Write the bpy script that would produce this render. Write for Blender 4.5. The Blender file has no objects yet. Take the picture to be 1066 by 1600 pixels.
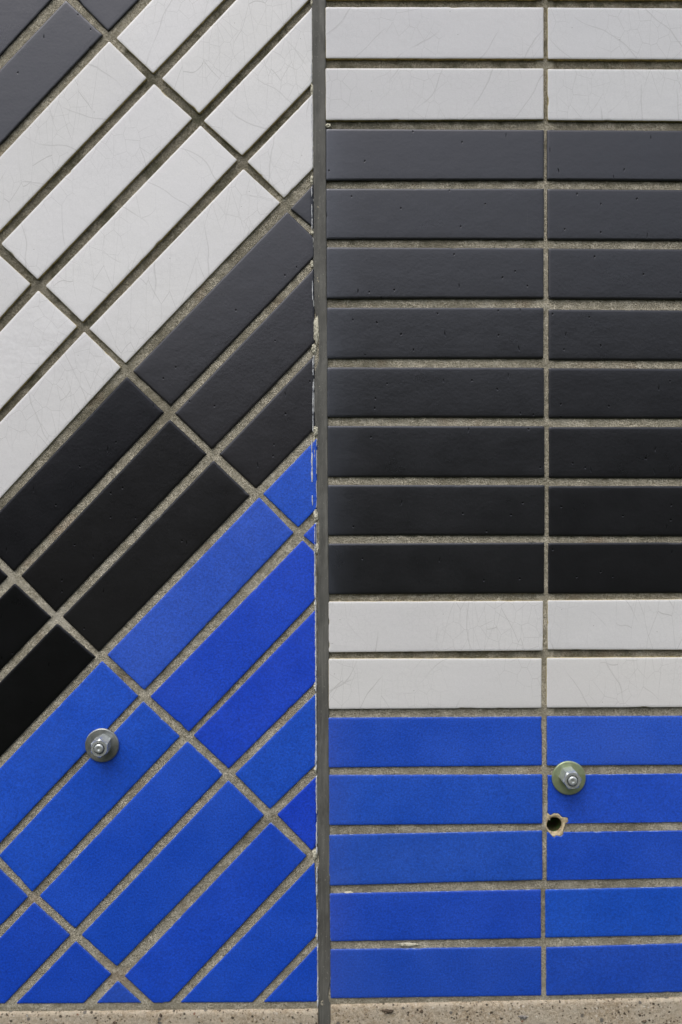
import bpy, bmesh, math, random
from mathutils import Vector, Matrix, noise

random.seed(7)
SC = bpy.context.scene
COL = SC.collection
R = math.radians

# ---------------------------------------------------------------- camera, sky, sun, exposure
PX = 0.00062            # metres of wall per pixel of the photograph
ZC = 0.86               # height of the picture's centre above the ground
DIST = 1.0              # lens to tile face

cam = bpy.data.cameras.new('camera')
cam.sensor_fit = 'VERTICAL'
cam.sensor_height = 36
cam.sensor_width = 24
cam.lens = 36 * DIST / (1600 * PX)
cam.clip_start = 0.01
cam.clip_end = 500
co = bpy.data.objects.new('camera', cam)
COL.objects.link(co)
co.location = (0, -DIST, ZC)
co.rotation_euler = (R(90), 0, 0)
SC.camera = co

SUN_EL, SUN_AZ = 58.0, 202.0       # azimuth clockwise from +Y: in front of the wall, a little left
w = bpy.data.worlds.new('World')
SC.world = w
w.use_nodes = True
nt = w.node_tree
nt.nodes.clear()
sky = nt.nodes.new('ShaderNodeTexSky')
sky.sky_type = 'NISHITA'
sky.sun_disc = False
sky.sun_elevation = R(SUN_EL)
sky.sun_rotation = R(SUN_AZ)
sky.air_density = 1.0
sky.dust_density = 4.0
sky.ozone_density = 1.0
hs = nt.nodes.new('ShaderNodeHueSaturation')
hs.inputs['Saturation'].default_value = 0.42
bg = nt.nodes.new('ShaderNodeBackground')
bg.inputs['Strength'].default_value = 0.12
wo = nt.nodes.new('ShaderNodeOutputWorld')
nt.links.new(sky.outputs[0], hs.inputs['Color'])
nt.links.new(hs.outputs[0], bg.inputs['Color'])
nt.links.new(bg.outputs[0], wo.inputs['Surface'])

sl = bpy.data.lights.new('sun', 'SUN')
sl.energy = 0.62
sl.angle = R(50)
sl.color = (1.0, 0.965, 0.92)
so = bpy.data.objects.new('sun', sl)
COL.objects.link(so)
sd = Vector((math.sin(R(SUN_AZ)) * math.cos(R(SUN_EL)), math.cos(R(SUN_AZ)) * math.cos(R(SUN_EL)), math.sin(R(SUN_EL))))
so.rotation_euler = sd.to_track_quat('Z', 'Y').to_euler()

SC.view_settings.view_transform = 'Standard'
SC.view_settings.look = 'None'
SC.view_settings.exposure = 0.62
SC.view_settings.gamma = 1
SC.view_settings.use_curve_mapping = False

# ---------------------------------------------------------------- small helpers
def W(x, y, d=0.0):
    """photo pixel on the wall -> world point; d = depth behind the tile face"""
    return Vector(((x - 533) * PX, d, ZC + (800 - y) * PX))

def link_mesh(name, verts, faces, mats, parent=None, mat_idx=None, smooth=True, origin=None):
    o0 = origin if origin is not None else Vector((0, 0, 0))
    me = bpy.data.meshes.new(name)
    me.from_pydata([tuple(Vector(v) - o0) for v in verts], [], faces)
    for m in mats:
        me.materials.append(m)
    if mat_idx:
        me.polygons.foreach_set('material_index', mat_idx)
    if smooth:
        me.polygons.foreach_set('use_smooth', [True] * len(me.polygons))
    me.update()
    o = bpy.data.objects.new(name, me)
    COL.objects.link(o)
    o.location = o0
    if parent is not None:
        o.parent = parent
        o.location = o0 - WORLD[parent.name]
    WORLD[o.name] = Vector(o0)
    return o

WORLD = {}

def empty(name, loc):
    o = bpy.data.objects.new(name, None)
    o.empty_display_size = 0.05
    COL.objects.link(o)
    o.location = loc
    WORLD[o.name] = Vector(loc)
    return o

def tag(o, label=None, cat=None, group=None, kind=None):
    if label: o['label'] = label
    if cat: o['category'] = cat
    if group: o['group'] = group
    if kind: o['kind'] = kind
    return o

# ---------------------------------------------------------------- node helpers
class NT:
    def __init__(s, name):
        s.m = bpy.data.materials.new(name)
        s.m.use_nodes = True
        s.t = s.m.node_tree
        s.b = s.t.nodes['Principled BSDF']
        tc = s.t.nodes.new('ShaderNodeTexCoord')
        oi = s.t.nodes.new('ShaderNodeObjectInfo')
        s.rnd = oi.outputs['Random']
        s.ocol = oi.outputs['Color']
        s.oalpha = oi.outputs['Alpha']
        s.pos = s.n('ShaderNodeNewGeometry').outputs['Position']
        s.obj = tc.outputs['Object']
        ml = s.n('ShaderNodeMath', operation='MULTIPLY')
        s.l(s.rnd, ml.inputs[0]); ml.inputs[1].default_value = 37.0
        va = s.n('ShaderNodeVectorMath', operation='ADD')
        s.l(s.obj, va.inputs[0]); s.l(ml.outputs[0], va.inputs[1])
        s.v = va.outputs[0]
    def n(s, typ, **kw):
        nd = s.t.nodes.new(typ)
        for k, v in kw.items():
            setattr(nd, k, v)
        return nd
    def l(s, a, b):
        s.t.links.new(a, b)
    def noise(s, scale, detail=3, rough=.5, vec=None, dist=0.0):
        nd = s.n('ShaderNodeTexNoise')
        nd.inputs['Scale'].default_value = scale
        nd.inputs['Detail'].default_value = detail
        nd.inputs['Roughness'].default_value = rough
        nd.inputs['Distortion'].default_value = dist
        s.l(vec or s.v, nd.inputs['Vector'])
        return nd
    def mapr(s, sock, a, b, c, d, clamp=True):
        nd = s.n('ShaderNodeMapRange', clamp=clamp)
        s.l(sock, nd.inputs[0])
        for i, v in enumerate((a, b, c, d)):
            nd.inputs[i + 1].default_value = v
        return nd.outputs[0]
    def math(s, op, a, b=None):
        nd = s.n('ShaderNodeMath', operation=op)
        for i, q in enumerate((a, b)):
            if q is None: continue
            if isinstance(q, (int, float)): nd.inputs[i].default_value = q
            else: s.l(q, nd.inputs[i])
        return nd.outputs[0]
    def mix(s, fac, a, b, blend='MIX'):
        nd = s.n('ShaderNodeMix', data_type='RGBA', blend_type=blend)
        for i, q in ((0, fac), (6, a), (7, b)):
            if isinstance(q, (int, float)): nd.inputs[i].default_value = q
            elif isinstance(q, tuple): nd.inputs[i].default_value = (*q, 1)
            else: s.l(q, nd.inputs[i])
        return nd.outputs[2]
    def scalev(s, vec, sc, rot=None):
        nd = s.n('ShaderNodeMapping')
        nd.inputs['Scale'].default_value = sc
        if rot: nd.inputs['Rotation'].default_value = rot
        s.l(vec, nd.inputs['Vector'])
        return nd.outputs[0]
    def distort(s, vec, scale, amt):
        nz = s.noise(scale, 2, .5, vec)
        sub = s.n('ShaderNodeVectorMath', operation='SUBTRACT')
        s.l(nz.outputs['Color'], sub.inputs[0]); sub.inputs[1].default_value = (.5, .5, .5)
        mu = s.n('ShaderNodeVectorMath', operation='SCALE')
        s.l(sub.outputs[0], mu.inputs[0]); mu.inputs['Scale'].default_value = amt
        ad = s.n('ShaderNodeVectorMath', operation='ADD')
        s.l(vec, ad.inputs[0]); s.l(mu.outputs[0], ad.inputs[1])
        return ad.outputs[0]
    def voro(s, scale, vec=None, feature='F1', rand=1.0, dim='3D'):
        nd = s.n('ShaderNodeTexVoronoi', feature=feature, voronoi_dimensions=dim)
        nd.inputs['Scale'].default_value = scale
        nd.inputs['Randomness'].default_value = rand
        s.l(vec or s.v, nd.inputs['Vector'])
        return nd
    def bump(s, height, dist, strength=1.0, prev=None):
        nd = s.n('ShaderNodeBump')
        nd.inputs['Distance'].default_value = dist
        nd.inputs['Strength'].default_value = strength
        s.l(height, nd.inputs['Height'])
        if prev is not None: s.l(prev, nd.inputs['Normal'])
        return nd.outputs[0]
    def out(s, color=None, rough=None, normal=None, metal=None, spec=None):
        for k, q in (('Base Color', color), ('Roughness', rough), ('Normal', normal), ('Metallic', metal), ('Specular IOR Level', spec)):
            if q is None: continue
            if isinstance(q, (int, float)): s.b.inputs[k].default_value = q
            elif isinstance(q, tuple): s.b.inputs[k].default_value = (*q, 1)
            else: s.l(q, s.b.inputs[k])
        return s.m

def flatplane(N):
    """collapse the depth axis so tile texture is the same on face and arris"""
    sp = N.n('ShaderNodeSeparateXYZ'); cb = N.n('ShaderNodeCombineXYZ')
    N.l(N.v, sp.inputs[0])
    N.l(sp.outputs['X'], cb.inputs['X']); N.l(sp.outputs['Z'], cb.inputs['Y'])
    N.l(N.math('MULTIPLY', sp.outputs['Y'], .15), cb.inputs['Z'])
    return cb.outputs[0]

def crackle(N, vec, scale, width, mask_scale, lo, hi, sc=(1, 1, 1), rot=None, dist=.02):
    v = N.scalev(vec, sc, rot)
    v = N.distort(v, 18, dist)
    e = N.voro(scale, v, 'DISTANCE_TO_EDGE', dim='2D')
    line = N.mapr(e.outputs['Distance'], 0, width, 1, 0)
    mk = N.mapr(N.noise(mask_scale, 1, .5, vec).outputs[0], lo, hi, 0, 1)
    return N.math('MULTIPLY', line, mk)

def arcs(N, v):
    wv = N.n('ShaderNodeTexWave', wave_type='BANDS', bands_direction='DIAGONAL', wave_profile='SAW')
    vr = N.n('ShaderNodeVectorRotate', rotation_type='Z_AXIS')
    N.l(N.distort(v, 30, .006), vr.inputs['Vector']); N.l(N.math('MULTIPLY', N.rnd, 9.0), vr.inputs['Angle'])
    N.l(vr.outputs[0], wv.inputs['Vector'])
    wv.inputs['Scale'].default_value = 11
    wv.inputs['Distortion'].default_value = 3.4
    wv.inputs['Detail'].default_value = 1
    wv.inputs['Detail Scale'].default_value = 1.2
    ln = N.mapr(wv.outputs['Fac'], 0, .035, 1, 0)
    mk = N.mapr(N.noise(13, 2, .5, v).outputs[0], .50, .58, 0, 1)
    return N.math('MULTIPLY', ln, mk)
NT.arcs = arcs

def mat_white():
    N = NT('white_glaze')
    v = flatplane(N)
    mott = N.noise(9, 1, .5, v).outputs[0]
    base = N.mix(N.mapr(mott, .3, .7, 0, 1), (.645, .645, .655), (.67, .67, .67))
    st = N.mapr(N.noise(6, 2, .5, N.scalev(v, (1, 1.6, 1))).outputs[0], .5, .85, 0, .22)
    base = N.mix(st, base, (.52, .52, .50))
    fine = N.mapr(N.noise(700, 2, .6, v).outputs[0], .3, .7, .965, 1.03)
    base = N.mix(1.0, base, N.mix(0.0, fine, fine), 'MULTIPLY')
    c1 = crackle(N, v, 85, .016, 14, .46, .58, sc=(1, .7, 1), rot=(0, 0, R(25)), dist=.010)
    c2 = crackle(N, v, 62, .011, 9, .46, .60, sc=(1.0, .25, 1), rot=(0, 0, R(38)), dist=.016)
    c3 = crackle(N, v, 170, .026, 22, .48, .60, dist=.006)
    c4 = N.arcs(v)
    ck = N.math('MAXIMUM', N.math('MULTIPLY', c4, .34), N.math('MAXIMUM', N.math('MULTIPLY', c1, .44), N.math('MAXIMUM', N.math('MULTIPLY', c2, .42), N.math('MULTIPLY', c3, .22))))
    col = N.mix(ck, base, (.22, .215, .20))
    # rare pin holes
    p = N.voro(130, v, dim='2D')
    pin = N.mapr(p.outputs['Distance'], .03, .06, 1, 0)
    gate = N.math('GREATER_THAN', N.n_sep(p.outputs['Color']), .985)
    col = N.mix(N.math('MULTIPLY', N.math('MULTIPLY', pin, gate), .75), col, (.12, .11, .09))
    col = N.mix(1.0, col, N.ocol, 'MULTIPLY')
    nb = N.bump(N.noise(150, 1, .5, v).outputs[0], .0011, .16)
    nb = N.bump(N.noise(36, 1, .5, v).outputs[0], .004, .10, nb)
    return N.out(col, N.mapr(mott, .3, .7, .14, .24), nb)

def n_sep(self, sock):
    nd = self.n('ShaderNodeSeparateColor')
    self.l(sock, nd.inputs[0])
    return nd.outputs[0]
NT.n_sep = n_sep

def end_glow(N):
    """reflected glow, painted in as paler colour on the tile ends beside the sealant"""
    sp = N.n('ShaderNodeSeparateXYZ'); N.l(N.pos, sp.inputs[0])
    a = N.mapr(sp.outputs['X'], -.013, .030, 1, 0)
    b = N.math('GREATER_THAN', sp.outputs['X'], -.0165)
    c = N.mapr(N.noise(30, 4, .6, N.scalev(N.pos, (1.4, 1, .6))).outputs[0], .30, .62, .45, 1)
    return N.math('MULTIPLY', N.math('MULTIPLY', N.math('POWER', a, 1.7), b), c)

def pits(N, v, scale, sc, r0, r1, thr):
    vv = N.scalev(v, sc)
    vv = N.distort(vv, 300, .0016)
    p = N.voro(scale, vv, dim='2D')
    d = N.mapr(p.outputs['Distance'], r0, r1, 1, 0)
    g = N.math('GREATER_THAN', N.n_sep(p.outputs['Color']), thr)
    return N.math('MULTIPLY', d, g)

def mat_black():
    N = NT('black_glaze')
    v = flatplane(N)
    mott = N.noise(22, 5, .65, v).outputs[0]
    base = N.mix(N.mapr(mott, .3, .7, 0, 1), (.0050, .0048, .0054), (.0066, .0063, .0068))
    fine = N.noise(900, 2, .7, v).outputs[0]
    base = N.mix(1.0, base, N.mapr(fine, .25, .75, .80, 1.2), 'MULTIPLY')
    a = N.math('MULTIPLY', pits(N, v, 85, (1, .75, 1), .03, .085, .91), .85)
    b = N.math('MULTIPLY', pits(N, N.distort(v, 40, .006), 75, (1.5, .34, 1), .02, .075, .91), .85)
    pt = N.math('MAXIMUM', a, b)
    # faint dusty scratches, then the reflected glow painted pale on the ends
    sc_ = N.scalev(v, (1, .06, 1), (0, 0, R(38)))
    s1 = N.mapr(N.noise(420, 2, .5, sc_).outputs[0], .70, .78, 0, .10)
    mk = N.mapr(N.noise(12, 2, .5, v).outputs[0], .5, .62, 0, 1)
    base = N.mix(N.math('MULTIPLY', s1, mk), base, (.12, .12, .12))
    col = N.mix(1.0, base, N.ocol, 'MULTIPLY')
    col = N.mix(N.math('MULTIPLY', end_glow(N), .85), col, (.036, .040, .050))
    col = N.mix(pt, col, (.0015, .0015, .0015))
    nb = N.bump(N.noise(330, 2, .5, v).outputs[0], .0006, .13)
    nb = N.bump(N.noise(70, 1, .4, N.scalev(v, (.8, 1, 1))).outputs[0], .003, .045, nb)
    nb = N.bump(N.math('SUBTRACT', 1.0, pt), .0006, .5, nb)
    N.b.inputs['Specular Tint'].default_value = (.90, .91, 1.0, 1)
    sp = N.math('MULTIPLY', N.mapr(pt, 0, 1, .90, .1), N.oalpha)
    return N.out(col, N.mapr(mott, .3, .7, .27, .32), nb, spec=sp)

def mat_blue():
    N = NT('blue_glaze')
    v = flatplane(N)
    mott = N.noise(20, 4, .6, v).outputs[0]
    base = N.mix(N.mapr(mott, .3, .7, 0, 1), (.0072, .060, .50), (.0100, .073, .56))
    f1 = N.mapr(N.noise(560, 3, .85, v).outputs[0], .33, .67, .68, 1.32)
    base = N.mix(1.0, base, f1, 'MULTIPLY')
    sp = pits(N, v, 90, (1, .6, 1), .05, .12, .90)
    base = N.mix(N.math('MULTIPLY', sp, .35), base, (.004, .024, .24))
    st = N.mapr(N.noise(7, 4, .65, v).outputs[0], .52, .72, 0, .3)
    base = N.mix(st, base, (.018, .072, .46))
    col = N.mix(1.0, base, N.ocol, 'MULTIPLY')
    col = N.mix(N.math('MULTIPLY', end_glow(N), .22), col, (.10, .12, .40))  # same painted glow, much weaker on blue
    nb = N.bump(N.noise(420, 2, .5, v).outputs[0], .0008, .22)
    return N.out(col, N.mapr(mott, .3, .7, .42, .55), nb)

def mat_rim(name, a, b, rough, lo=.42, hi=.6, sc=260):
    N = NT(name)
    f = N.mapr(N.noise(sc, 3, .6).outputs[0], lo, hi, 0, 1)
    nb = N.bump(N.noise(900, 2, .6).outputs[0], .0006, .4)
    return N.out(N.mix(f, a, b), rough, nb)

def mat_grout():
    N = NT('cement_grout')
    at = N.n('ShaderNodeAttribute', attribute_name='dirt')
    g1 = N.noise(560, 4, .8).outputs[0]
    g2 = N.noise(90, 4, .65).outputs[0]
    base = N.mix(N.mapr(g1, .38, .62, 0, 1), (.225, .200, .140), (.76, .70, .565))
    base = N.mix(N.mapr(g2, .40, .60, 0, .75), base, (.34, .31, .235))
    gr = N.mapr(N.noise(700, 2, .7, N.scalev(N.v, (1, 1, 1.0), (0, 0, 0))).outputs[0], .62, .70, 0, .8)
    base = N.mix(gr, base, (.56, .53, .45))
    pale = N.mapr(N.noise(26, 5, .7).outputs[0], .54, .68, 0, .55)
    base = N.mix(pale, base, (.68, .64, .54))
    damp = N.mapr(N.noise(11, 5, .7).outputs[0], .53, .64, 0, .6)
    base = N.mix(damp, base, (.19, .17, .12))
    rust = N.mapr(N.noise(16, 3, .6).outputs[0], .60, .72, 0, .45)
    base = N.mix(rust, base, (.30, .19, .115))
    moss = N.math('MULTIPLY', N.mapr(N.noise(50, 4, .7).outputs[0], .48, .62, 0, 1), at.outputs['Fac'])
    base = N.mix(N.math('MULTIPLY', moss, .6), base, (.075, .080, .035))
    dk = N.mapr(at.outputs['Fac'], 0, 1, 1.0, .60)
    base = N.mix(1.0, base, dk, 'MULTIPLY')
    nb = N.bump(g1, .0030, .9)
    return N.out(base, .95, nb, spec=.2)

def mat_sealant():
    N = NT('grey_sealant')
    a = N.noise(60, 5, .65, N.scalev(N.v, (1, 1, .25))).outputs[0]
    base = N.mix(N.mapr(a, .3, .7, 0, 1), (.080, .079, .071), (.130, .128, .114))
    b = N.mapr(N.noise(14, 3, .6).outputs[0], .45, .65, 0, .6)
    base = N.mix(b, base, (.070, .068, .060))
    sp = N.mapr(N.noise(520, 2, .6).outputs[0], .66, .72, 0, .5)
    base = N.mix(sp, base, (.30, .29, .25))
    stz = N.mapr(N.noise(140, 4, .7, N.scalev(N.v, (2.2, 1, .10))).outputs[0], .50, .70, 0, .55)
    base = N.mix(stz, base, (.185, .182, .160))
    dkk = N.mapr(N.noise(75, 4, .7, N.scalev(N.v, (1.4, 1, .3))).outputs[0], .52, .66, 0, .5)
    base = N.mix(dkk, base, (.050, .048, .043))
    nb = N.bump(N.noise(160, 4, .6, N.scalev(N.v, (1, 1, .35))).outputs[0], .002, .35)
    return N.out(base, .62, nb, spec=.4)

def mat_plinth():
    N = NT('exposed_concrete')
    g = N.noise(430, 5, .85).outputs[0]
    base = N.mix(N.mapr(g, .36, .64, 0, 1), (.20, .145, .085), (.80, .66, .48))
    sand = N.voro(380)
    base = N.mix(.42, base, N.mix(N.mapr(N.n_sep(sand.outputs['Color']), 0, 1, 0, 1), (.30, .235, .16), (.66, .60, .50)))
    big = N.mapr(N.noise(30, 3, .6).outputs[0], .42, .62, 0, .5)
    base = N.mix(big, base, (.56, .50, .40))
    def specks(sc, r0, r1, thr, c, amt, seed):
        vv = N.n('ShaderNodeVectorMath', operation='ADD')
        N.l(N.distort(N.v, 260, .003), vv.inputs[0]); vv.inputs[1].default_value = (seed, seed, seed)
        p = N.voro(sc, vv.outputs[0])
        d = N.mapr(p.outputs['Distance'], r0, r1, 1, 0)
        gt = N.math('GREATER_THAN', N.n_sep(p.outputs['Color']), thr)
        return N.math('MULTIPLY', N.math('MULTIPLY', d, gt), amt), c
    for args in ((210, .16, .30, .70, (.055, .045, .035), .85, 1.3), (300, .20, .32, .55, (.10, .075, .05), .8, 4.1),
                 (110, .16, .26, .80, (.16, .15, .135), .9, 7.7), (150, .14, .24, .90, (.24, .085, .045), .8, 9.2),
                 (240, .15, .3, .85, (.72, .68, .60), .8, 12.4)):
        f, c = specks(*args)
        base = N.mix(f, base, c)
    pitf, _ = specks(210, .16, .30, .70, None, 1.0, 1.3)
    nb = N.bump(g, .0022, .8)
    nb = N.bump(N.math('SUBTRACT', 1.0, pitf), .0016, .8, nb)
    return N.out(base, .92, nb, spec=.2)

def mat_simple(name, a, b, sc, rough, metal=0, bump=.0006, bs=None):
    N = NT(name)
    g = N.noise(sc, 4, .65).outputs[0]
    nb = N.bump(N.noise(bs or sc * 2, 3, .6).outputs[0], bump, .5)
    return N.out(N.mix(N.mapr(g, .35, .65, 0, 1), a, b), rough, nb, metal=metal)

M = {}
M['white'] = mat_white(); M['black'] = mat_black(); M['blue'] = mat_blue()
M['white_rim'] = mat_rim('white_glaze_arris', (.52, .49, .40), (.50, .42, .22), .35, .42, .62, 120)
M['black_rim'] = mat_rim('black_glaze_arris', (.022, .024, .030), (.075, .08, .09), .4, .5, .66)
M['blue_rim'] = mat_rim('blue_glaze_arris', (.030, .085, .38), (.30, .38, .56), .45, .5, .66)
M['white_side'] = mat_rim('cream_tile_body', (.52, .43, .19), (.26, .21, .09), .8)
M['dark_side'] = mat_rim('dark_tile_body', (.02, .019, .017), (.05, .047, .04), .8)
M['blue_side'] = mat_rim('blue_tile_body', (.05, .06, .10), (.16, .17, .20), .8)
M['cut_white'] = mat_rim('cut_edge_white', (.58, .56, .45), (.38, .38, .36), .7, .42, .56, 120)
M['cut_dark'] = mat_rim('cut_edge_dark', (.020, .023, .034), (.50, .50, .48), .6, .50, .56, 85)
M['cut_blue'] = mat_rim('cut_edge_blue', (.012, .06, .40), (.62, .64, .66), .6, .38, .46, 85)
M['grout'] = mat_grout(); M['sealant'] = mat_sealant(); M['plinth'] = mat_plinth()
M['core'] = mat_simple('wall_concrete', (.22, .21, .19), (.34, .33, .30), 30, .9)
M['mortar'] = mat_rim('pale_mortar', (.62, .59, .47), (.26, .25, .19), .9, .46, .62, 380)
M['bisque'] = mat_rim('bare_tile_clay', (.62, .52, .34), (.42, .33, .20), .85, .40, .62, 300)
M['hole'] = mat_rim('mossy_hole', (.09, .065, .03), (.07, .13, .025), .9, .44, .56, 260)
M['zinc'] = mat_simple('zinc_plated_steel', (.48, .51, .51), (.66, .69, .68), 300, .24, .62, .0002)
M['zinc_dull'] = mat_simple('dull_washer_steel', (.26, .27, .26), (.44, .45, .43), 90, .30, .75, .0003)
M['zinc_green'] = mat_simple('green_tinted_steel', (.30, .36, .20), (.42, .48, .31), 90, .33, .55, .0003)  # washer steel with a green tint
M['pebble'] = mat_simple('brown_pebble', (.06, .04, .025), (.11, .08, .05), 400, .7)
M['pebble_grey'] = mat_simple('grey_pebble', (.16, .15, .135), (.24, .22, .20), 400, .7)

# ---------------------------------------------------------------- ground: lawn sheet, plus an unseen bank added behind the viewer to darken reflections
def make_ground():
    N = NT('rough_grass')
    a = N.noise(3, 5, .6).outputs[0]
    b = N.noise(60, 4, .7).outputs[0]
    col = N.mix(N.mapr(a, .3, .7, 0, 1), (.018, .026, .010), (.036, .040, .018))
    col = N.mix(1.0, col, N.mapr(b, .3, .7, .6, 1.4), 'MULTIPLY')
    m = N.out(col, .95, N.bump(b, .03, .6), spec=.1)
    xs = [-60, -40, -25, -15, -9, -6, -4, -3, -2, -1.4, -1, -.6, -.3, 0, .3, .6, 1, 1.4, 2, 3, 4, 6, 9, 15, 25, 40, 60]
    ys = [30, 20, 12, 6, 3, 1.5, .6, .3, 0, -.3, -.6, -1, -1.5, -2, -3, -4, -5, -6, -7, -8, -9, -10, -12, -14, -17, -21, -26, -34, -45, -60]
    V, F = [], []
    for y in ys:
        for x in xs:
            t = min(1, max(0, (-y - 5) / 9))
            h = 3.2 * t * t * (3 - 2 * t) * (1 + .25 * noise.noise(Vector((x * .12, y * .1, 3))))
            V.append((x, y, h + .01 * noise.noise(Vector((x * 3, y * 3, 0)))))
    n = len(xs)
    for j in range(len(ys) - 1):
        for i in range(n - 1):
            F.append((j * n + i, (j + 1) * n + i, (j + 1) * n + i + 1, j * n + i + 1))
    o = link_mesh('ground', V, F, [m])
    tag(o, kind='structure', label='rough grass ground in front of the wall')
make_ground()

# ---------------------------------------------------------------- 2-D polygon tools (photo pixels, y down)
def clip(poly, p, q):
    """keep the part of a polygon lying to the left-hand side of p->q (cross <= 0 in y-down pixels kept)"""
    out = []
    def side(a): return (q[0] - p[0]) * (a[1] - p[1]) - (q[1] - p[1]) * (a[0] - p[0])
    for i in range(len(poly)):
        a, b = poly[i], poly[(i + 1) % len(poly)]
        sa, sb = side(a), side(b)
        if sa >= 0: out.append(a)
        if (sa >= 0) != (sb >= 0):
            t = sa / (sa - sb)
            out.append((a[0] + t * (b[0] - a[0]), a[1] + t * (b[1] - a[1])))
    return out

def area(poly):
    return .5 * sum(poly[i][0] * poly[(i + 1) % len(poly)][1] - poly[(i + 1) % len(poly)][0] * poly[i][1] for i in range(len(poly)))

def clean(poly, eps=2.0):
    out = []
    for p in poly:
        if not out or math.dist(p, out[-1]) > eps: out.append(p)
    if len(out) > 1 and math.dist(out[0], out[-1]) < eps: out.pop()
    return out

def inset(poly, d):
    """mitred inset; poly positive area (clockwise as seen, y down)"""
    n = len(poly); out = []
    for i in range(n):
        a, b, c = poly[i - 1], poly[i], poly[(i + 1) % n]
        def nrm(p, q):
            dx, dy = q[0] - p[0], q[1] - p[1]; L = math.hypot(dx, dy) or 1
            return (-dy / L, dx / L)
        n1, n2 = nrm(a, b), nrm(b, c)
        mx, my = n1[0] + n2[0], n1[1] + n2[1]; L = math.hypot(mx, my) or 1
        mx /= L; my /= L
        k = min(2.2, 1 / max(.35, mx * n1[0] + my * n1[1]))
        out.append((b[0] + mx * d * k, b[1] + my * d * k))
    return out

def subdiv(poly, counts):
    out = []
    for i, c in enumerate(counts):
        a, b = poly[i], poly[(i + 1) % len(poly)]
        for j in range(c):
            t = j / c
            out.append((a[0] + t * (b[0] - a[0]), a[1] + t * (b[1] - a[1])))
    return out

def rounded(poly, r=2.2):
    """knock the corners off"""
    out, flags = [], []
    n = len(poly)
    for i in range(n):
        a, b, c = poly[i - 1], poly[i], poly[(i + 1) % n]
        la, lc = math.dist(a, b), math.dist(c, b)
        ra, rc = min(r, la * .3), min(r, lc * .3)
        out.append((b[0] + (a[0] - b[0]) / la * ra, b[1] + (a[1] - b[1]) / la * ra))
        out.append((b[0] + (c[0] - b[0]) / lc * rc, b[1] + (c[1] - b[1]) / lc * rc))
    return out

SIDE = {'white': 'white_side', 'black': 'dark_side', 'blue': 'blue_side'}
CUT = {'white': 'cut_white', 'black': 'cut_dark', 'blue': 'cut_blue'}
NAME = {'white': 'white_tile', 'black': 'black_tile', 'blue': 'blue_tile'}

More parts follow.
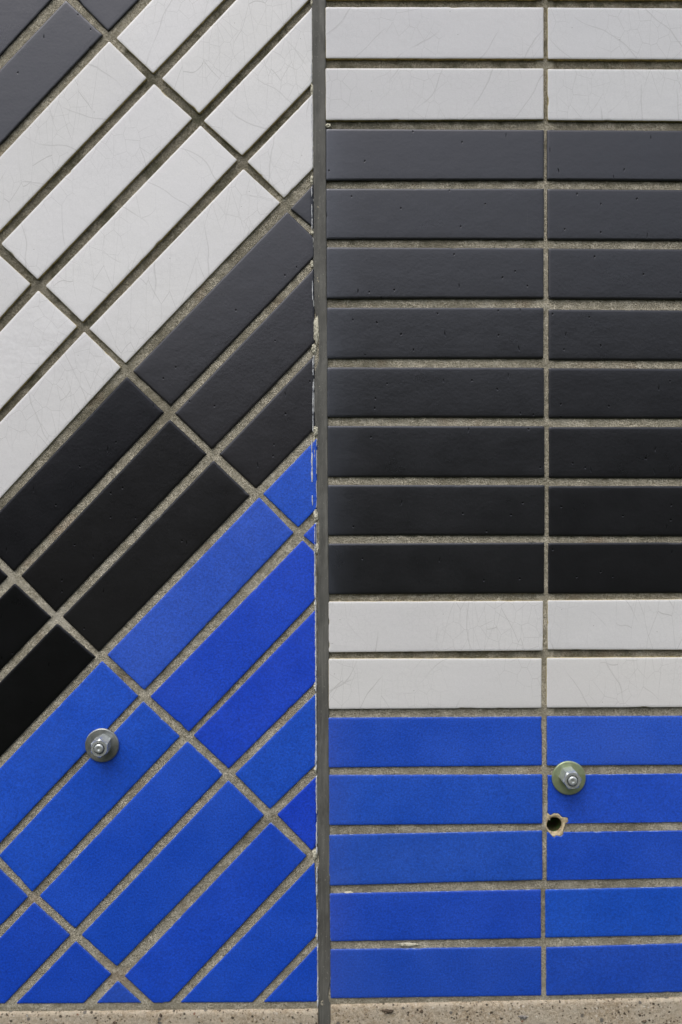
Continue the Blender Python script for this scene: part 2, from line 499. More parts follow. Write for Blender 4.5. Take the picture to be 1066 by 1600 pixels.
def build_tile(poly, kind, parent, tint=1.0, cut=None, depth=.0085, rnd=True, seed=0, spec=1.0):
    """cut: None or a function (p, q)->bool saying which edges were sawn"""
    poly = clean(poly, 7.0 if rnd else 1.5)
    if area(poly) < 0: poly = poly[::-1]
    if rnd: poly = inset(poly, -.8)      # arris of the glaze overhangs the measured face a little
    quad = poly
    if rnd: poly = rounded(poly, 1.3)
    n = len(poly)
    rs = random.Random(seed)
    counts, cutflag = [], []
    for i in range(n):
        a, b = poly[i], poly[(i + 1) % n]
        L = math.dist(a, b)
        cf = bool(cut and cut(a, b))
        c = max(1, int(L / (2.5 if cf else 4)))
        counts.append(c); cutflag += [cf] * c
    # rings: (inset px, depth m)
    per = sum(math.dist(poly[i], poly[(i + 1) % n]) for i in range(n))
    me_ = min(math.dist(quad[i], quad[(i + 1) % len(quad)]) for i in range(len(quad)))
    kk = min(1, 2 * area(poly) / per * .6 / 14, me_ * .38 / 13)
    rings = [(0, depth), (0, .0008), (.45, .00030), (1.1, .00009), (4.0 * kk, .00002), (13.0 * kk, .0)]
    cutring = [(0, depth), (-.1, .0016), (1.7, .0004), (2.6, .00015), (max(2.9, 5.0 * kk), .00004), (max(3.2, 13 * kk), .0)]
    cx = sum(p[0] for p in poly) / n; cy = sum(p[1] for p in poly) / n
    ta, tb = rs.uniform(-.003, .003), rs.uniform(-.004, .004)
    off = rs.uniform(-.0003, .0004)
    if not rnd: rings = [(0, depth), (0, .0011), (.55, .00035), (1.2, .0)]
    dims = [rounded(inset(quad, d), 1.3) if rnd else inset(quad, d) for d, _ in rings]
    V, F, MI = [], [], []
    base = [subdiv(q, counts) for q in dims]
    m = len(base[0])
    orig = W(cx, cy)
    for r, ring in enumerate(base):
        for i, p in enumerate(ring):
            cf = cutflag[i] or cutflag[i - 1]
            x, y = p
            dd = rings[r][1]
            P = base[0][i]
            nx, ny = (cx - P[0]), (cy - P[1]); L = math.hypot(nx, ny) or 1
            wob = .28 * noise.noise(Vector((P[0] * .06, P[1] * .06, seed))) + .14 * noise.noise(Vector((P[0] * .3, P[1] * .3, seed)))
            if cf:
                dd = cutring[r][1]
                chip = max(0, noise.noise(Vector((P[0] * .11, P[1] * .11, seed + 9)))) * 1.6 + abs(noise.noise(Vector((P[0] * .5, P[1] * .5, seed + 5)))) * .9
                if r in (1, 2, 3): wob += chip * (.25 if r == 1 else 1.0)
                x -= [0, 0, 1.1, .9, 0, 0][r]
            else:
                ch = noise.noise(Vector((P[0] * .055, P[1] * .055, seed * 1.7 + 3)))
                if ch > .47 and r in (1, 2, 3): wob += min(1.6, (ch - .47) * (4 if r == 1 else 11))
                wob += .18 * abs(noise.noise(Vector((P[0] * .8, P[1] * .8, seed + 2))))
            if r < 4:
                x += nx / L * wob; y += ny / L * wob
            tilt = ta * (p[0] - cx) * PX + tb * (p[1] - cy) * PX
            V.append(W(x, y, dd + (tilt + off if r else 0)))
    for r in range(len(rings) - 1):
        for i in range(m):
            j = (i + 1) % m
            F.append((r * m + i, r * m + j, (r + 1) * m + j, (r + 1) * m + i))
            cf = cutflag[i]
            if r == 0: MI.append(1)
            elif r == 1: MI.append(3 if cf else 2)
            elif r == 2 and cf and kind != 'white': MI.append(3)
            else: MI.append(0)
    cc = len(V); V.append(W(cx, cy, off - .00003))
    for i in range(m):
        if rnd: F.append(((len(rings) - 1) * m + i, (len(rings) - 1) * m + (i + 1) % m, cc)); MI.append(0)
    if not rnd:
        V.pop()
        F.append(tuple((len(rings) - 1) * m + i for i in range(m))); MI.append(0)
    F = [tuple(reversed(f)) for f in F]
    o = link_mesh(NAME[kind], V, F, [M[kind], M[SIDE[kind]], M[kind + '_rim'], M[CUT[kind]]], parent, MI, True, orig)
    if not rnd:
        o.data.polygons[-1].use_smooth = False
    t = tint if isinstance(tint, tuple) else (tint, tint, tint)
    o.color = (*t, spec)
    return o

# ---------------------------------------------------------------- limits of the two panels
TOP = -330
def ex(y): return 488.0 + .0058 * y                # sawn right edge of the left panel
XL = -260
XR = 1549
def botL(x): return 1569 - .007 * max(0, x)
left = empty('tiled_wall', W(120, 1582, .0))
tag(left, 'left half of the wall, its white, black and blue tiles laid diagonally, cut off along the sealant', 'wall', 'tiled wall panels')
right = empty('tiled_wall', W(790, 1566, .0))
tag(right, 'right half of the wall, its white, black and blue tiles laid in straight level rows', 'wall', 'tiled wall panels')

# ---------------------------------------------------------------- left panel lattice, corners round every crossing: W, N, E, S
ND = {
 (1, -1): ((88, -10), (104, -19), (118, -4), (103, 1)),
 (1, 0): ((160, 54.5), (169, 47.6), (182, 59), (170.5, 64.6)),
 (1, 1): ((228.3, 121.4), (239, 113), (253.7, 122.7), (240.5, 131)),
 (1, 2): ((299.4, 184.4), (311.5, 176), (319, 188.7), (313.3, 196.3)),
 (1, 3): ((369.8, 249.5), (378.4, 242), (387.3, 252.5), (380.4, 264.7)),
 (1, 4): ((437, 316.6), (443.8, 308.5), (454.7, 326.2), (448.8, 331.3)),
 (2, 1): ((-20, 383), (-11, 371), (2.5, 380.7), (-9, 392)),
 (2, 2): ((46.9, 443.3), (58.8, 435.7), (71.7, 446.4), (59.5, 454.2)),
 (2, 3): ((119.6, 509.7), (129.2, 502.3), (140, 513.5), (131.7, 518.8)),
 (2, 4): ((188, 573.8), (196.3, 566.9), (208.2, 580), (198, 589)),
 (2, 5): ((255.3, 644.2), (266.5, 634), (274, 646), (265.2, 656)),
 (2, 6): ((322.2, 709.3), (331, 701.2), (343.2, 710), (333.6, 720.2)),
 (2, 7): ((389.8, 773.9), (400, 762.5), (412, 771.8), (405, 777.7)),
 (2, 8): ((458.2, 832.2), (466, 823.3), (475, 836.7), (472.9, 844.9)),
 (3, 5): ((11.4, 900.6), (21.5, 891.7), (33.7, 899.8), (22.8, 912)),
 (3, 6): ((79, 964.4), (86.9, 955), (98.3, 963.4), (89.2, 974.8)),
 (3, 7): ((148.2, 1026.5), (154, 1017.9), (168.4, 1023.4), (159.6, 1033.6)),
 (3, 8): ((215.3, 1087.5), (225.4, 1077.4), (235.6, 1088.5), (223.7, 1096.9)),
 (3, 9): ((280.2, 1151), (295.3, 1142.8), (303.2, 1149.2), (292.6, 1159.5)),
 (3, 10): ((347.8, 1209.9), (357, 1201), (367.9, 1209.9), (357, 1220.5)),
 (3, 11): ((411.9, 1273.7), (421.7, 1263.6), (434, 1273), (423, 1286)),
 (3, 12): ((478.6, 1337.5), (487.2, 1328.3), (504, 1336), (491, 1349)),
 (4, 8): ((-21, 1336), (-10, 1327), (-1, 1337), (-9, 1350)),
 (4, 9): ((43.1, 1401.6), (50.3, 1393), (62.4, 1400.2), (53.2, 1410.8)),
 (4, 10): ((108.7, 1461.4), (117.3, 1450.5), (128, 1461.4), (118.5, 1472)),
 (4, 11): ((173, 1522.4), (182.6, 1509.5), (195.5, 1525.3), (184, 1534)),
}
AV, BV = (-245.5, 256.0), (68.2, 64.8)
DEF = ((-9, .5), (.3, -9.3), (10.5, 0), (0, 10))
def node(c, k):
    if (c, k) in ND: return ND[(c, k)]
    best = min(ND, key=lambda q: (abs(q[0] - c) * 3.7 + abs(q[1] - k)))
    b = ND[best]
    bx, by = sum(p[0] for p in b) / 4, sum(p[1] for p in b) / 4
    dc, dk = c - best[0], k - best[1]
    x = bx + dc * AV[0] + dk * BV[0]; y = by + dc * AV[1] + dk * BV[1]
    return tuple((x + d[0], y + d[1]) for d in DEF)

def kindL(k): return 'black' if k <= 0 or 5 <= k <= 7 else ('white' if k <= 4 else 'blue')
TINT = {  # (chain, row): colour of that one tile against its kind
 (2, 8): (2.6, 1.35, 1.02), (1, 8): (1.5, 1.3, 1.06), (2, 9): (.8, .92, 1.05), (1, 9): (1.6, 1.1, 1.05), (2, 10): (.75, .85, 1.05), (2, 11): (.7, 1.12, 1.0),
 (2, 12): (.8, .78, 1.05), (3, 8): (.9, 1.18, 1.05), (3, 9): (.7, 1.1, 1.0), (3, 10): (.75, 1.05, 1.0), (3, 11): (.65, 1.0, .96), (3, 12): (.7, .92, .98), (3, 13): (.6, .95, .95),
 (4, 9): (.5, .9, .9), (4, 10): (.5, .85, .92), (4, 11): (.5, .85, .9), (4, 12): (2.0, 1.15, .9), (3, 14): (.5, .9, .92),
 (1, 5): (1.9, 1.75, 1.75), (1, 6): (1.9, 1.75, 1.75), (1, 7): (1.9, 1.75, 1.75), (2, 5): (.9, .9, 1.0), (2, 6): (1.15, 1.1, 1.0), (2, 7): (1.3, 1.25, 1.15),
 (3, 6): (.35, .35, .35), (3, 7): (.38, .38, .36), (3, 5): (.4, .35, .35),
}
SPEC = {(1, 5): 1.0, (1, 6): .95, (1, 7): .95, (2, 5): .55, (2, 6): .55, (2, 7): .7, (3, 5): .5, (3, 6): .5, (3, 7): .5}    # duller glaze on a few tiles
seed = 0
for c in range(-1, 6):
    for k in range(-9, 16):
        T, Rr, L_, B_ = node(c, k - 1)[3], node(c, k)[0], node(c + 1, k - 1)[2], node(c + 1, k)[1]
        poly = [T, Rr, B_, L_]
        if area(poly) < 0: poly = poly[::-1]
        seed += 1
        rr = random.Random(seed * 31)
        j1 = {(1, 8): 3.4, (1, 9): 1.6, (1, 10): -.2, (2, 9): -.4}.get((c, k), rr.uniform(-.7, .9))
        poly = clip(poly, (ex(-400) + j1, -400), (ex(1800) + j1, 1800))
        if len(poly) > 2: poly = clip(poly, (600, 1564.6 + rr.uniform(-.6, .6)), (-400, 1570.6))
        if len(poly) > 2: poly = clip(poly, (XL, 1800), (XL, -400))
        if len(poly) > 2: poly = clip(poly, (-400, TOP), (600, TOP))
        if len(poly) < 3 or abs(area(poly)) < 120: continue
        kd = kindL(k)
        tint = TINT.get((c, k))
        if tint is None:
            t = rr.uniform(.93, 1.05)
            tint = (t * 1.125, t * 1.115, t * 1.11) if kd == 'white' else (t * rr.uniform(.8, 1.2), t * rr.uniform(.93, 1.06), t)
        cutf = lambda a, b: (a[0] > ex(a[1]) - 3.5 and b[0] > ex(b[1]) - 3.5)
        build_tile(poly, kd, left, tint, cutf, seed=seed, spec=SPEC.get((c, k), 1.0))

# ---------------------------------------------------------------- right panel rows: yTL yBL (x=511), yTM yBM (x=848), yTm yBm (x=856), yTR yBR (x=1066), xs, xe, x2
RW = [
 ('white', 11.5, 90.6, 12, 91.2, 12.2, 91.6, 13.4, 92.6, 509.5, 849, 856.5),
 ('white', 107, 187.2, 107.3, 186, 108.4, 187, 109, 188.4, 509.5, 849, 856.5),
 ('black', 201.5, 281, 203, 280.4, 203.4, 280.4, 204.2, 281.7, 510, 849.8, 855.8),
 ('black', 295, 373, 295, 373.8, 295.5, 374, 297, 375, 510.3, 849.5, 856.4),
 ('black', 387, 466, 388, 465.7, 388.5, 466.3, 390, 467.6, 511, 849, 858),
 ('black', 481, 559.9, 481.3, 559.6, 484, 561.8, 485.3, 562.6, 511.5, 849, 858.3),
 ('black', 574.5, 651.3, 575, 651.7, 575.7, 652.5, 576.5, 653.3, 512, 849.5, 858.5),
 ('black', 666, 744.5, 666.4, 744.8, 667.8, 745.9, 667.8, 746.7, 512.5, 850.3, 858.9),
 ('black', 758.3, 836, 758.7, 835.7, 760, 836.8, 760, 837, 513, 850.5, 858.6),
 ('black', 850, 928, 848.3, 926.4, 849, 927, 848.2, 926, 514, 850, 857.8),
 ('white', 940.7, 1019, 939.5, 1016, 938.7, 1014.6, 937.4, 1015, 514, 848.5, 856.5),
 ('white', 1030, 1107.6, 1029.4, 1105.9, 1028.6, 1105.3, 1027.5, 1104.5, 514.2, 846.3, 855),
 ('blue', 1122.3, 1199, 1120.6, 1195.8, 1119.8, 1195.8, 1119.3, 1194.4, 514.3, 846.3, 855.3),
 ('blue', 1211.8, 1289, 1210.7, 1286.4, 1211.3, 1287.7, 1208.9, 1285.3, 515, 847, 856),
 ('blue', 1305.5, 1383.5, 1298.7, 1374.4, 1300.6, 1376.5, 1298, 1372.5, 515.3, 847, 854.6),
 ('blue', 1397, 1470.8, 1391, 1466, 1391, 1465, 1386.5, 1461, 516.2, 845, 853),
 ('blue', 1484.3, 1559.7, 1480.4, 1555.5, 1481, 1555.5, 1475, 1549.6, 517, 845.5, 854.3),
]
for q in range(4):     # rows above the frame
    t = 11.5 - 94.0 * (q + 1)
    RW.insert(0, ('white', t + 1, t + 80, t + 1, t + 80, t + 1.4, t + 80, t + 1.5, t + 80.5, 509, 849, 856.5))
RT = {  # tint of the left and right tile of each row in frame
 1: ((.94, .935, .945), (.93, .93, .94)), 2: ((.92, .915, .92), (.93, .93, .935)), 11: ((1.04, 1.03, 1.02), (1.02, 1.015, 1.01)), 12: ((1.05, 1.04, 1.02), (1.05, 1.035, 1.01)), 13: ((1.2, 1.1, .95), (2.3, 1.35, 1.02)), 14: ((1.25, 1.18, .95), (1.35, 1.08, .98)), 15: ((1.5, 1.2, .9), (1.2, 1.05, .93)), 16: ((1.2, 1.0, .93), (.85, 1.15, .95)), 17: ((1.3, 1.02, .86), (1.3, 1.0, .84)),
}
CH1 = [(883, 1287.3), (888, 1285.0), (887.4, 1278), (878.4, 1277.5), (873.3, 1271.9), (866, 1271.3), (860.4, 1274.7), (855.9, 1270.8)]
CH2 = [(858, 1300.6), (863.8, 1306.8), (865.8, 1309), (868.8, 1305.7), (877.3, 1306.8), (881.2, 1302.8), (879.8, 1300.4)]
for i, r in enumerate(RW):
    row = i - 4 + 1
    kd, a, b, c1, d, e, f, g, h, xs, xe, x2 = r
    rr = random.Random(900 + i)
    tt = RT.get(row)
    def tn(j):
        if isinstance(tt, tuple):
            v = tt[j]; return v if isinstance(v, tuple) else (v, v, v)
        t = rr.uniform(.94, 1.05); return (t, t, t)
    build_tile([(xs, a), (xe, c1), (xe + rr.uniform(-.5, .5), d), (xs + .3, b)], kd, right, tn(0), seed=2000 + i)
    k1 = (x2 + 343 - 856) / 210
    rsp = max(.75, 1.0 - .035 * max(0, row - 3))
    yt, yb = e + (g - e) * k1, f + (h - f) * k1
    P = [(x2, e), (x2 + 343, yt), (x2 + 343, yb), (x2, f)]
    if row == 14:
        P = P[:3] + CH1
        o = build_tile(P, kd, right, tn(1), rnd=False, seed=3000 + i)
        o['label'] = 'blue tile with its lower left corner chipped away by the drilled hole'
    elif row == 15:
        P = [(x2, e)] + CH2 + P[1:]
        o = build_tile(P, kd, right, tn(1), rnd=False, seed=3000 + i)
        o['label'] = 'blue tile with its upper left edge chipped below the drilled hole'
    else:
        build_tile(P, kd, right, tn(1), seed=3000 + i, spec=rsp)
    x3 = x2 + 350.5
    yt2, yb2 = yt - .6, yb - .6
    build_tile([(x3, yt2), (XR, yt2 - 1), (XR, yb2 - 1), (x3, yb2)], kd, right, tn(0), seed=4000 + i)

# ---------------------------------------------------------------- grout beds
HX, HY, HR = 867.3, 1290.3, 12.4

def grout_bed(parent, x0, x1f, y0, y1f, zone, step=3.0, hole=False):
    nx = int((x1f(0) - x0(0)) / step)
    ny = int((1590 - y0) / step)
    V, F, D = [], [], []
    for j in range(ny + 1):
        v = j / ny
        for i in range(nx + 1):
            u = i / nx
            ym = y0 + (1590 - y0) * v
            x = x0(ym) + (x1f(ym) - x0(ym)) * u
            y = y0 + (y1f(x) - y0) * v
            dep, dirt = zone(x, y)
            nb = max(0, 1 - abs(y1f(x) - 8 - y) / 14)
            dep = dep * (1 - nb) + .0012 * nb
            dirt *= (1 - nb)
            p = Vector((x * .09, y * .09, 0))
            dep += .0007 * noise.noise(p) + .0006 * noise.noise(p * 4.1) + .0004 * noise.noise(p * 9.7)
            if hole:
                dx, dy = x - HX, y - HY; rr_ = math.hypot(dx, dy)
                if HR - 1.6 < rr_ < HR + 1.9:
                    x = HX + dx / rr_ * (HR + .2); y = HY + dy / rr_ * (HR + .2)
                if rr_ < 20: dep = min(dep, .0022)
            V.append(W(x, y, dep)); D.append(dirt)
    n = nx + 1
    for j in range(ny):
        for i in range(nx):
            q = (j * n + i, (j + 1) * n + i, (j + 1) * n + i + 1, j * n + i + 1)
            if hole:
                x = sum(V[t].x for t in q) / 4 / PX + 533; y = 800 - (sum(V[t].z for t in q) / 4 - ZC) / PX
                if math.hypot(x - HX, y - HY) < HR - .3: continue
            F.append(q)
    o = link_mesh('grout', V, F, [M['grout']], parent, None, True, W((x0(0) + x1f(0)) / 2, 1500))
    at = o.data.attributes.new('dirt', 'FLOAT', 'POINT')
    at.data.foreach_set('value', D)
    return o

def zoneL(x, y):
    # row coordinate along BV from the lattice: solve p = n(2,2) + a*AV + b*BV
    dx, dy = x - 59, y - 445
    det = AV[0] * BV[1] - AV[1] * BV[0]
    b = (AV[0] * dy - AV[1] * dx) / det
    k = b + 2          # joint number; joint k lies between row k and k+1
    if .35 < k < 3.65: t = 1.0
    elif k <= .35: t = .25 if k > -.35 else .15
    elif k < 4.35: t = .35
    else: t = 0
    return (.0019 + .0017 * t + (.0004 if k > 7.5 else 0), t * .95)

def zoneR(x, y):
    if y < 98 + 60: t = 1.0
    elif y < 192: t = .9
    elif y < 290: t = .55 if y > 200 else .7
    elif y < 480: t = .30
    elif 1010 < y < 1040: t = .85
    elif 930 < y < 1120: t = .45
    else: t = .05
    if x > 840 and x < 866: t = max(t - .5, 0)
    if x < 620 and 190 < y < 700: t = min(1, t + .35 * (1 - (x - 510) / 110))
    return (.0021 + .0017 * t, t * .9)

grout_bed(left, lambda y: XL, lambda y: ex(y) + 8.0, TOP, lambda x: 1582 - .0095 * max(0, x), zoneL)
grout_bed(right, lambda y: 504.5 + .0056 * y, lambda y: XR, TOP, lambda x: 1570.5 - (x - 520) * .0205, zoneR, hole=True)

# wall body behind each panel
def box(name, x0, x1, y0, y1, d0, d1, mat, parent, bev=0):
    V = [W(x, y, d) for d in (d0, d1) for y in (y0, y1) for x in (x0, x1)]
    F = [(0, 1, 3, 2), (4, 6, 7, 5), (0, 4, 5, 1), (2, 3, 7, 6), (0, 2, 6, 4), (1, 5, 7, 3)]
    F = [tuple(reversed(f)) for f in F]
    return link_mesh(name, V, F, [mat], parent, None, False, W((x0 + x1) / 2, y1, (d0 + d1) / 2))
box('wall_core', XL - 2, 500, TOP - 3, 1588, .045, .24, M['core'], left)
box('wall_core', 510, XR + 2, TOP - 3, 1588, .045, .24, M['core'], right)

# ---------------------------------------------------------------- drilled hole with its chipped rim
def drill_hole():
    outl = [(p[0], p[1]) for p in CH1] + [(854.6, 1281), (853.6, 1290), (854.6, 1297)] + CH2 + [(881.0, 1295), (883, 1290)]
    n = 72
    def ray(th):
        dx, dy = math.cos(th), math.sin(th); best = 30
        for i in range(len(outl)):
            a, b = outl[i], outl[(i + 1) % len(outl)]
            ax, ay = a[0] - HX, a[1] - HY; bx, by = b[0] - HX, b[1] - HY
            ex_, ey_ = bx - ax, by - ay
            det = dx * (-ey_) + dy * ex_
            if abs(det) < 1e-9: continue
            t = (ax * (-ey_) + ay * ex_) / det
            s = (dx * ay - dy * ax) / det
            if t > 0 and -.001 <= s <= 1.001: best = min(best, t)
        return best
    V, F = [], []
    for i in range(n):
        th = 2 * math.pi * i / n
        ro = max(HR + .8, ray(th))
        for j, f in enumerate((0, .35, .7, 1.0)):
            rad = ro + (HR - ro) * f
            d = (.0007 + .0012 * f * f) + .0005 * noise.noise(Vector((math.cos(th) * rad * .5, math.sin(th) * rad * .5, 2)))
            V.append(W(HX + math.cos(th) * rad, HY + math.sin(th) * rad, d))
        V.append(W(HX + math.cos(th) * HR * .97, HY + math.sin(th) * HR * .97, .007))
        V.append(W(HX + math.cos(th) * (ro + .6), HY + math.sin(th) * (ro + .6), .0075))
    for i in range(n):
        j = (i + 1) % n
        for q in range(4):
            F.append((i * 6 + q, j * 6 + q, j * 6 + q + 1, i * 6 + q + 1))
        F.append((i * 6, i * 6 + 5, j * 6 + 5, j * 6))
    # tube
    V2, F2 = [], []
    ds = [.0068, .012, .018, .025, .032]
    for q, d in enumerate(ds):
        for i in range(n):
            th = 2 * math.pi * i / n
            rad = HR * (.965 - .02 * q) + .5 * noise.noise(Vector((math.cos(th) * 3, math.sin(th) * 3, q)))
            V2.append(W(HX + math.cos(th) * rad, HY + math.sin(th) * rad, d))
    for q in range(len(ds) - 1):
        for i in range(n):
            j = (i + 1) % n
            F2.append((q * n + i, q * n + j, (q + 1) * n + j, (q + 1) * n + i))
    F2.append(tuple((len(ds) - 1) * n + i for i in range(n)))
    o = link_mesh('drill_hole', V2, F2, [M['hole']], right, None, True, W(HX, HY, .005))
    link_mesh('chipped_rim', V, F, [M['bisque']], o, None, True, W(HX, HY, .001))
drill_hole()

# ---------------------------------------------------------------- sealant joint down the middle
def sealant():
    lk = [(-330, 486), (0, 486.8), (130, 488), (290, 490), (400, 489.5), (480, 491.5), (512, 499), (560, 498), (585, 492), (660, 492), (684, 496.5), (790, 494.5), (812, 499), (850, 499), (880, 495.5), (950, 496.5), (1100, 496), (1200, 495.8), (1325, 496.5), (1345, 499), (1370, 497), (1540, 498), (1556, 499.5), (1566, 496.5), (1582, 498), (1640, 498)]
    rk = [(-330, 508.6), (0, 509), (190, 509), (300, 509.3), (420, 510.5), (560, 512), (700, 512), (850, 513), (940, 514.5), (1100, 514), (1300, 515), (1400, 516.2), (1530, 516.8), (1556, 513), (1563, 514), (1572, 517.5), (1640, 517)]
    def itp(t, y):
        for (a, xa), (b, xb) in zip(t, t[1:]):
            if a <= y <= b:
                f = (y - a) / (b - a); f = f * f * (3 - 2 * f)
                return xa + (xb - xa) * f
        return t[-1][1]
    V, F = [], []
    prof = [(-.10, .0055), (0.0, .0010), (.10, .0009), (.3, .0014), (.5, .0016), (.7, .0013), (.88, .0010), (1.0, .0009), (1.06, .0060)]
    m = len(prof)
    ys = [TOP + 3 * i for i in range(int((2180 - TOP) / 3) + 1)]
    for y in ys:
        a, b = itp(lk, min(y, 1640)), itp(rk, min(y, 1640))
        a += .45 * noise.noise(Vector((y * .06, 0, 1))); b += .3 * noise.noise(Vector((y * .05, 5, 1)))
        for u, d in prof:
            x = a + (b - a) * u
            dn = .0004 * noise.noise(Vector((x * .12, y * .03, 2))) + .00025 * noise.noise(Vector((x * .3, y * .2, 4)))
            V.append(W(x, y, d + dn))
    for j in range(len(ys) - 1):
        for i in range(m - 1):
            F.append((j * m + i, (j + 1) * m + i, (j + 1) * m + i + 1, j * m + i + 1))
    o = link_mesh('sealant_strip', V, F, [M['sealant']], None, None, True, W(503, 2180))
    tag(o, 'grey sealant strip running top to bottom between the diagonal and the level tiles', 'sealant')
sealant()

# ---------------------------------------------------------------- mortar left along the sawn edge
def lump(parent, x, y, w_, h_, d=.0012, sd=1, mat='mortar', name='mortar_lump', rough=1.0):
    V, F = [], []
    nu, nv = 22, 8
    for j in range(nv + 1):
        ph = math.pi / 2 * j / nv
        for i in range(nu):
            th = 2 * math.pi * i / nu
            rr_ = math.sin(ph) if j else 0.0001
            q = Vector((math.cos(th) * 1.6, math.sin(th) * 1.6, sd * 3.1))
            k = 1 + rough * (.35 * noise.noise(q) + .2 * noise.noise(q * 3))
            px_, py_ = x + w_ / 2 * rr_ * k * math.cos(th), y + h_ / 2 * rr_ * k * math.sin(th)
            dz = d * math.cos(ph) * (1 + rough * .9 * noise.noise(Vector((px_ * .45, py_ * .45, sd))))
            V.append(W(px_, py_, .0016 - dz))
    for j in range(nv):
        for i in range(nu):
            k = (i + 1) % nu
            F.append((j * nu + i, j * nu + k, (j + 1) * nu + k, (j + 1) * nu + i))
    F = [tuple(reversed(f)) for f in F]
    return link_mesh(name, V, F, [M[mat]], parent, None, True, W(x, y))
for q, (x, y, w_, h_, d) in enumerate([(494, 517, 10, 42, .0022), (490.5, 545, 9, 16, .002), (493, 673, 8, 17, .0018), (491, 708, 4.5, 58, .0014), (493.5, 806, 8, 22, .002),
        (495, 857, 7, 14, .0018), (492.5, 945, 5, 12, .0015), (492.5, 1072, 5, 12, .0015), (493, 1203, 5, 11, .0015),
        (492, 1335, 9, 18, .002), (494.5, 1461, 5, 12, .0014), (487.5, 140, 4.5, 22, .0016), (487, 280, 5, 14, .0015), (488, 362, 5, 9, .0013), (487.5, 412, 5, 12, .0015), (487, 3, 4, 12, .0014)]):
    lump(left, x, y, w_, h_, d, q + 1)
def residue():
    rs = random.Random(5)
    V, F = [], []
    spans = [(20, 120, .25), (160, 265, .3), (292, 362, .6), (418, 492, .75), (560, 664, .8), (688, 738, 1), (742, 790, .35), (822, 850, .9), (864, 938, .95), (955, 1062, .95), (1083, 1195, .9), (1213, 1325, .85), (1354, 1452, .9), (1474, 1560, .85)]
    for (y0, y1, p) in spans:
        y = y0
        while y < y1:
            L = rs.uniform(9, 26)
            if rs.random() < p:
                xc = ex(y) - (2.2 if y < 660 else (4.5 if y < 800 else .6)) + rs.uniform(-.4, .4)
                n = max(2, int(L / 1.6)); b = len(V)
                for i in range(n + 1):
                    t = i / n; yy = y + L * t
                    hw = (.35 + .75 * math.sin(math.pi * t) ** .5) * (1 + .55 * noise.noise(Vector((yy * .5, 1, 3)))) * (1.7 if 688 < y < 738 else (1.25 if y > 850 else 1))
                    xx = xc + .5 * noise.noise(Vector((yy * .12, 4, 4)))
                    for u, d in ((-1, .0012), (-.5, -.0004), (.5, -.0005), (1, .0016)):
                        V.append(W(xx + hw * u, yy, d + .0002 * noise.noise(Vector((yy, u, 0)))))
                for i in range(n):
                    for k in range(3):
                        q = b + i * 4 + k
                        F.append((q, q + 4, q + 5, q + 1))
            y += L + rs.uniform(-1, 1.5)
    link_mesh('pale_residue', V, F, [M['smear']], left, None, True, W(490, 1560))
M['smear'] = mat_rim('pale_smear', (.66, .67, .68), (.42, .44, .48), .7, .42, .6, 300)
residue()
for q, (x, y, w_, h_, d) in enumerate([(513, 196, 9, 7, .0022), (545, 1395, 13, 2.6, .0012), (638, 1477, 32, 6, .0010)]):
    lump(right, x, y, w_, h_, d, q + 40)

# ---------------------------------------------------------------- stone plinth, two blocks
def plinth(x0, x1, ytop, label, pebbles):
    V, F = [], []
    step = 4
    nx = int((x1 - x0) / step)
    rowsy = [(-6, .030), (-.5, .010), (0, .0012), (1.6, -.0004), (4, -.0010)] + [(7 + 5 * i, -.0012) for i in range(14)] + [(110, -.0012), (200, -.0012), (380, -.0012), (605, -.0012)]
    for (dy, d) in rowsy:
        for i in range(nx + 1):
            x = x0 + (x1 - x0) * i / nx
            p = Vector((x * .05, dy * .05, 0))
            n1 = .9 * noise.noise(Vector((x * .04, 0, 7))) + .7 * noise.noise(Vector((x * .22, 0, 9)))
            yy = ytop(x) + dy + (n1 if dy < 5 else 0)
            dd = d + (.0006 * noise.noise(p * 3) + .0004 * noise.noise(p * 9) if dy > .5 else 0)
            V.append(W(x, yy, dd))
    n = nx + 1
    for j in range(len(rowsy) - 1):
        for i in range(nx):
            F.append((j * n + i, (j + 1) * n + i, (j + 1) * n + i + 1, j * n + i + 1))
    # closed ends, back
    for side in (0, nx):
        k0 = len(V)
        for (dy, d) in rowsy:
            x = x0 if side == 0 else x1
            V.append(W(x, ytop(x) + dy, .05))
        for j in range(len(rowsy) - 1):
            a, b = j * n + side, (j + 1) * n + side
            F.append((a, k0 + j, k0 + j + 1, b) if side == 0 else (a, b, k0 + j + 1, k0 + j))
    o = link_mesh('stone_plinth', V, F, [M['plinth']], None, None, True, W((x0 + x1) / 2, 2180))
    tag(o, label, 'plinth', 'plinth blocks under the tiled wall')
    for q, (x, y, w_, h_, m) in enumerate(pebbles):
        lump(o, x, y, w_, h_, .0046, 60 + q, m, 'pebble', .8)
plinth(XL, 497.3, lambda x: 1582 - .0095 * max(0, x), 'speckled stone plinth block under the diagonal tiles, left of the sealant',
       [(180, 1597, 8, 6, 'pebble'), (252, 1586, 6, 5, 'pebble')])
plinth(516.8, XR, lambda x: 1570.5 - (x - 520) * .0205, 'speckled stone plinth block under the level tile rows, right of the sealant',
       [(605, 1579, 23, 9, 'pebble'), (659, 1579, 7, 6, 'pebble'), (817, 1588, 18, 8, 'pebble_grey'), (1006, 1595, 10, 7, 'pebble')])

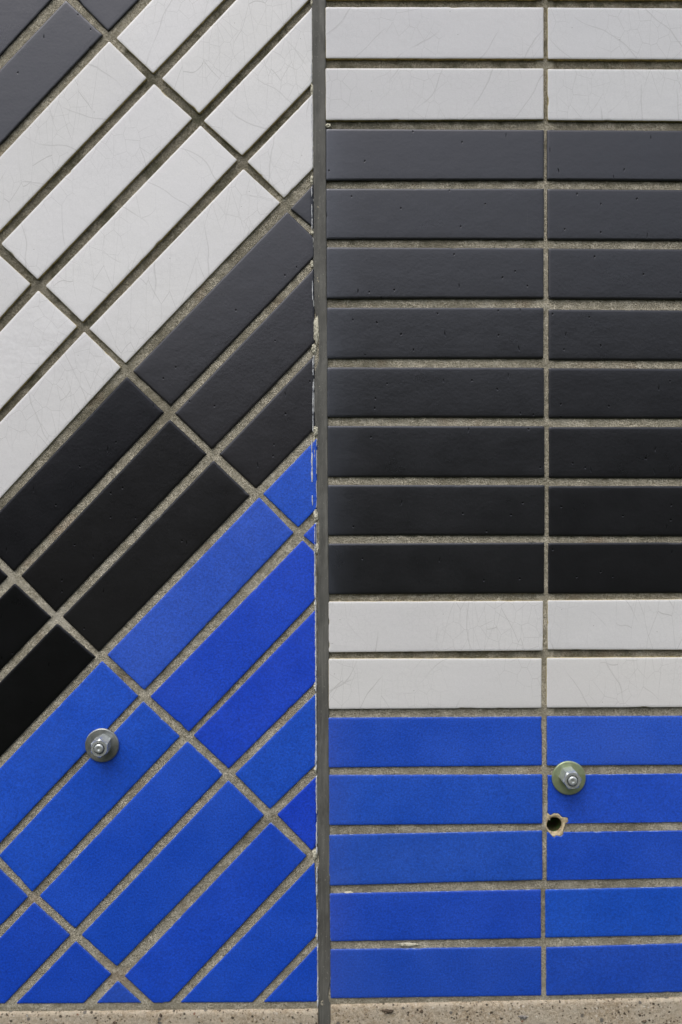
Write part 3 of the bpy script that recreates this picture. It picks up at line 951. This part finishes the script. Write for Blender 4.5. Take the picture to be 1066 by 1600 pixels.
# ---------------------------------------------------------------- bolts
def frustum(rings, n, rot=0, close_front=True, close_back=False):
    """rings of (radius m, y world offset, (dx,dz)); faces toward -Y"""
    V, F = [], []
    for (r_, y, c) in rings:
        for i in range(n):
            th = rot + 2 * math.pi * i / n
            V.append(Vector((c[0] + r_ * math.cos(th), y, c[1] + r_ * math.sin(th))))
    for q in range(len(rings) - 1):
        for i in range(n):
            j = (i + 1) % n
            F.append((q * n + i, q * n + j, (q + 1) * n + j, (q + 1) * n + i))
    if close_front: F.append(tuple((len(rings) - 1) * n + i for i in range(n)))
    return V, F

def bolt(x, y, label, wmat, base, lean, nutrot, out):
    root = empty('anchor_bolt', W(x, y, 0))
    tag(root, label, 'bolt', 'bolts fixed through the tiles')
    o = W(x, y, 0)
    def add(name, V, F, mat, smooth, par=root):
        return link_mesh(name, [v + o for v in V], F, [mat], par, None, smooth, o)
    Rw = 26.6 * PX
    # washer: slightly domed disc with a rolled edge
    V, F = frustum([(Rw * .99, .0004, (0, 0)), (Rw, -.0008, (0, 0)), (Rw * .985, -.0019, (0, 0)), (Rw * .955, -.0023, (0, 0)), (Rw * .90, -.0023, (0, 0)), (Rw * .6, -.0024, (0, 0)), (.004, -.0025, (0, 0))], 72)
    add('washer', V, F, wmat, True)
    # hex nut with chamfered ends, leaning a little
    Rn = .0091
    ax = lambda t: (base[0] + lean[0] * t, base[1] + lean[1] * t)
    Ln = out
    V, F = [], []
    n = 48
    def hexr(th):
        a = (th - nutrot) % (math.pi / 3) - math.pi / 6
        return Rn * math.cos(math.pi / 6) / math.cos(a)
    rings = [(1.0, -.0022, 0), (1.0, -.0022 - Ln * .93, 0), (.0, -.0022 - Ln, 1), (.0, -.0022 - Ln, 2), (.0, -.0022 - Ln + .0035, 3)]
    for (f, yy, mode) in rings:
        t = (-yy) / Ln
        c = ax(t)
        for i in range(n):
            th = 2 * math.pi * i / n
            h = hexr(th)
            rad = h
            y_ = yy
            if mode == 0 and t > .5:
                y_ = yy - max(0, (Rn - h) / Rn) * .0034      # chamfer arcs on the flats
            if mode == 1: rad = Rn * .84
            if mode == 2: rad = Rn * .58
            if mode == 3: rad = Rn * .55
            V.append(Vector((c[0] + rad * math.cos(th), y_, c[1] + rad * math.sin(th))))
    for q in range(len(rings) - 1):
        for i in range(n):
            j = (i + 1) % n
            F.append((q * n + i, q * n + j, (q + 1) * n + j, (q + 1) * n + i))
    nut = add('hex_nut', V, F, M['zinc'], False)
    # threaded rod end
    V, F = [], []
    rg = []
    y0 = -.0022 - Ln + .0035
    for i in range(10):
        rg.append((Rn * (.49 if i % 2 else .455), y0 - i * .0005, ax(1)))
    rg += [(Rn * .44, y0 - .0051, ax(1)), (Rn * .36, y0 - .0055, ax(1)), (Rn * .16, y0 - .0055, ax(1)), (Rn * .10, y0 - .0051, ax(1))]
    V, F = frustum(rg, 32)
    add('threaded_rod', V, F, M['zinc'], True)
bolt(160, 1164, 'steel bolt in a dull grey washer on the grout line between two diagonal blue tiles', M['zinc_dull'], (.0011, .0026), (.0008, -.0011), R(30), .0195)
bolt(888.5, 1215, 'steel bolt in a greenish washer over the level blue tiles just above the drilled hole', M['zinc_green'], (-.0011, .0028), (.0002, -.0003), R(8), .0195)
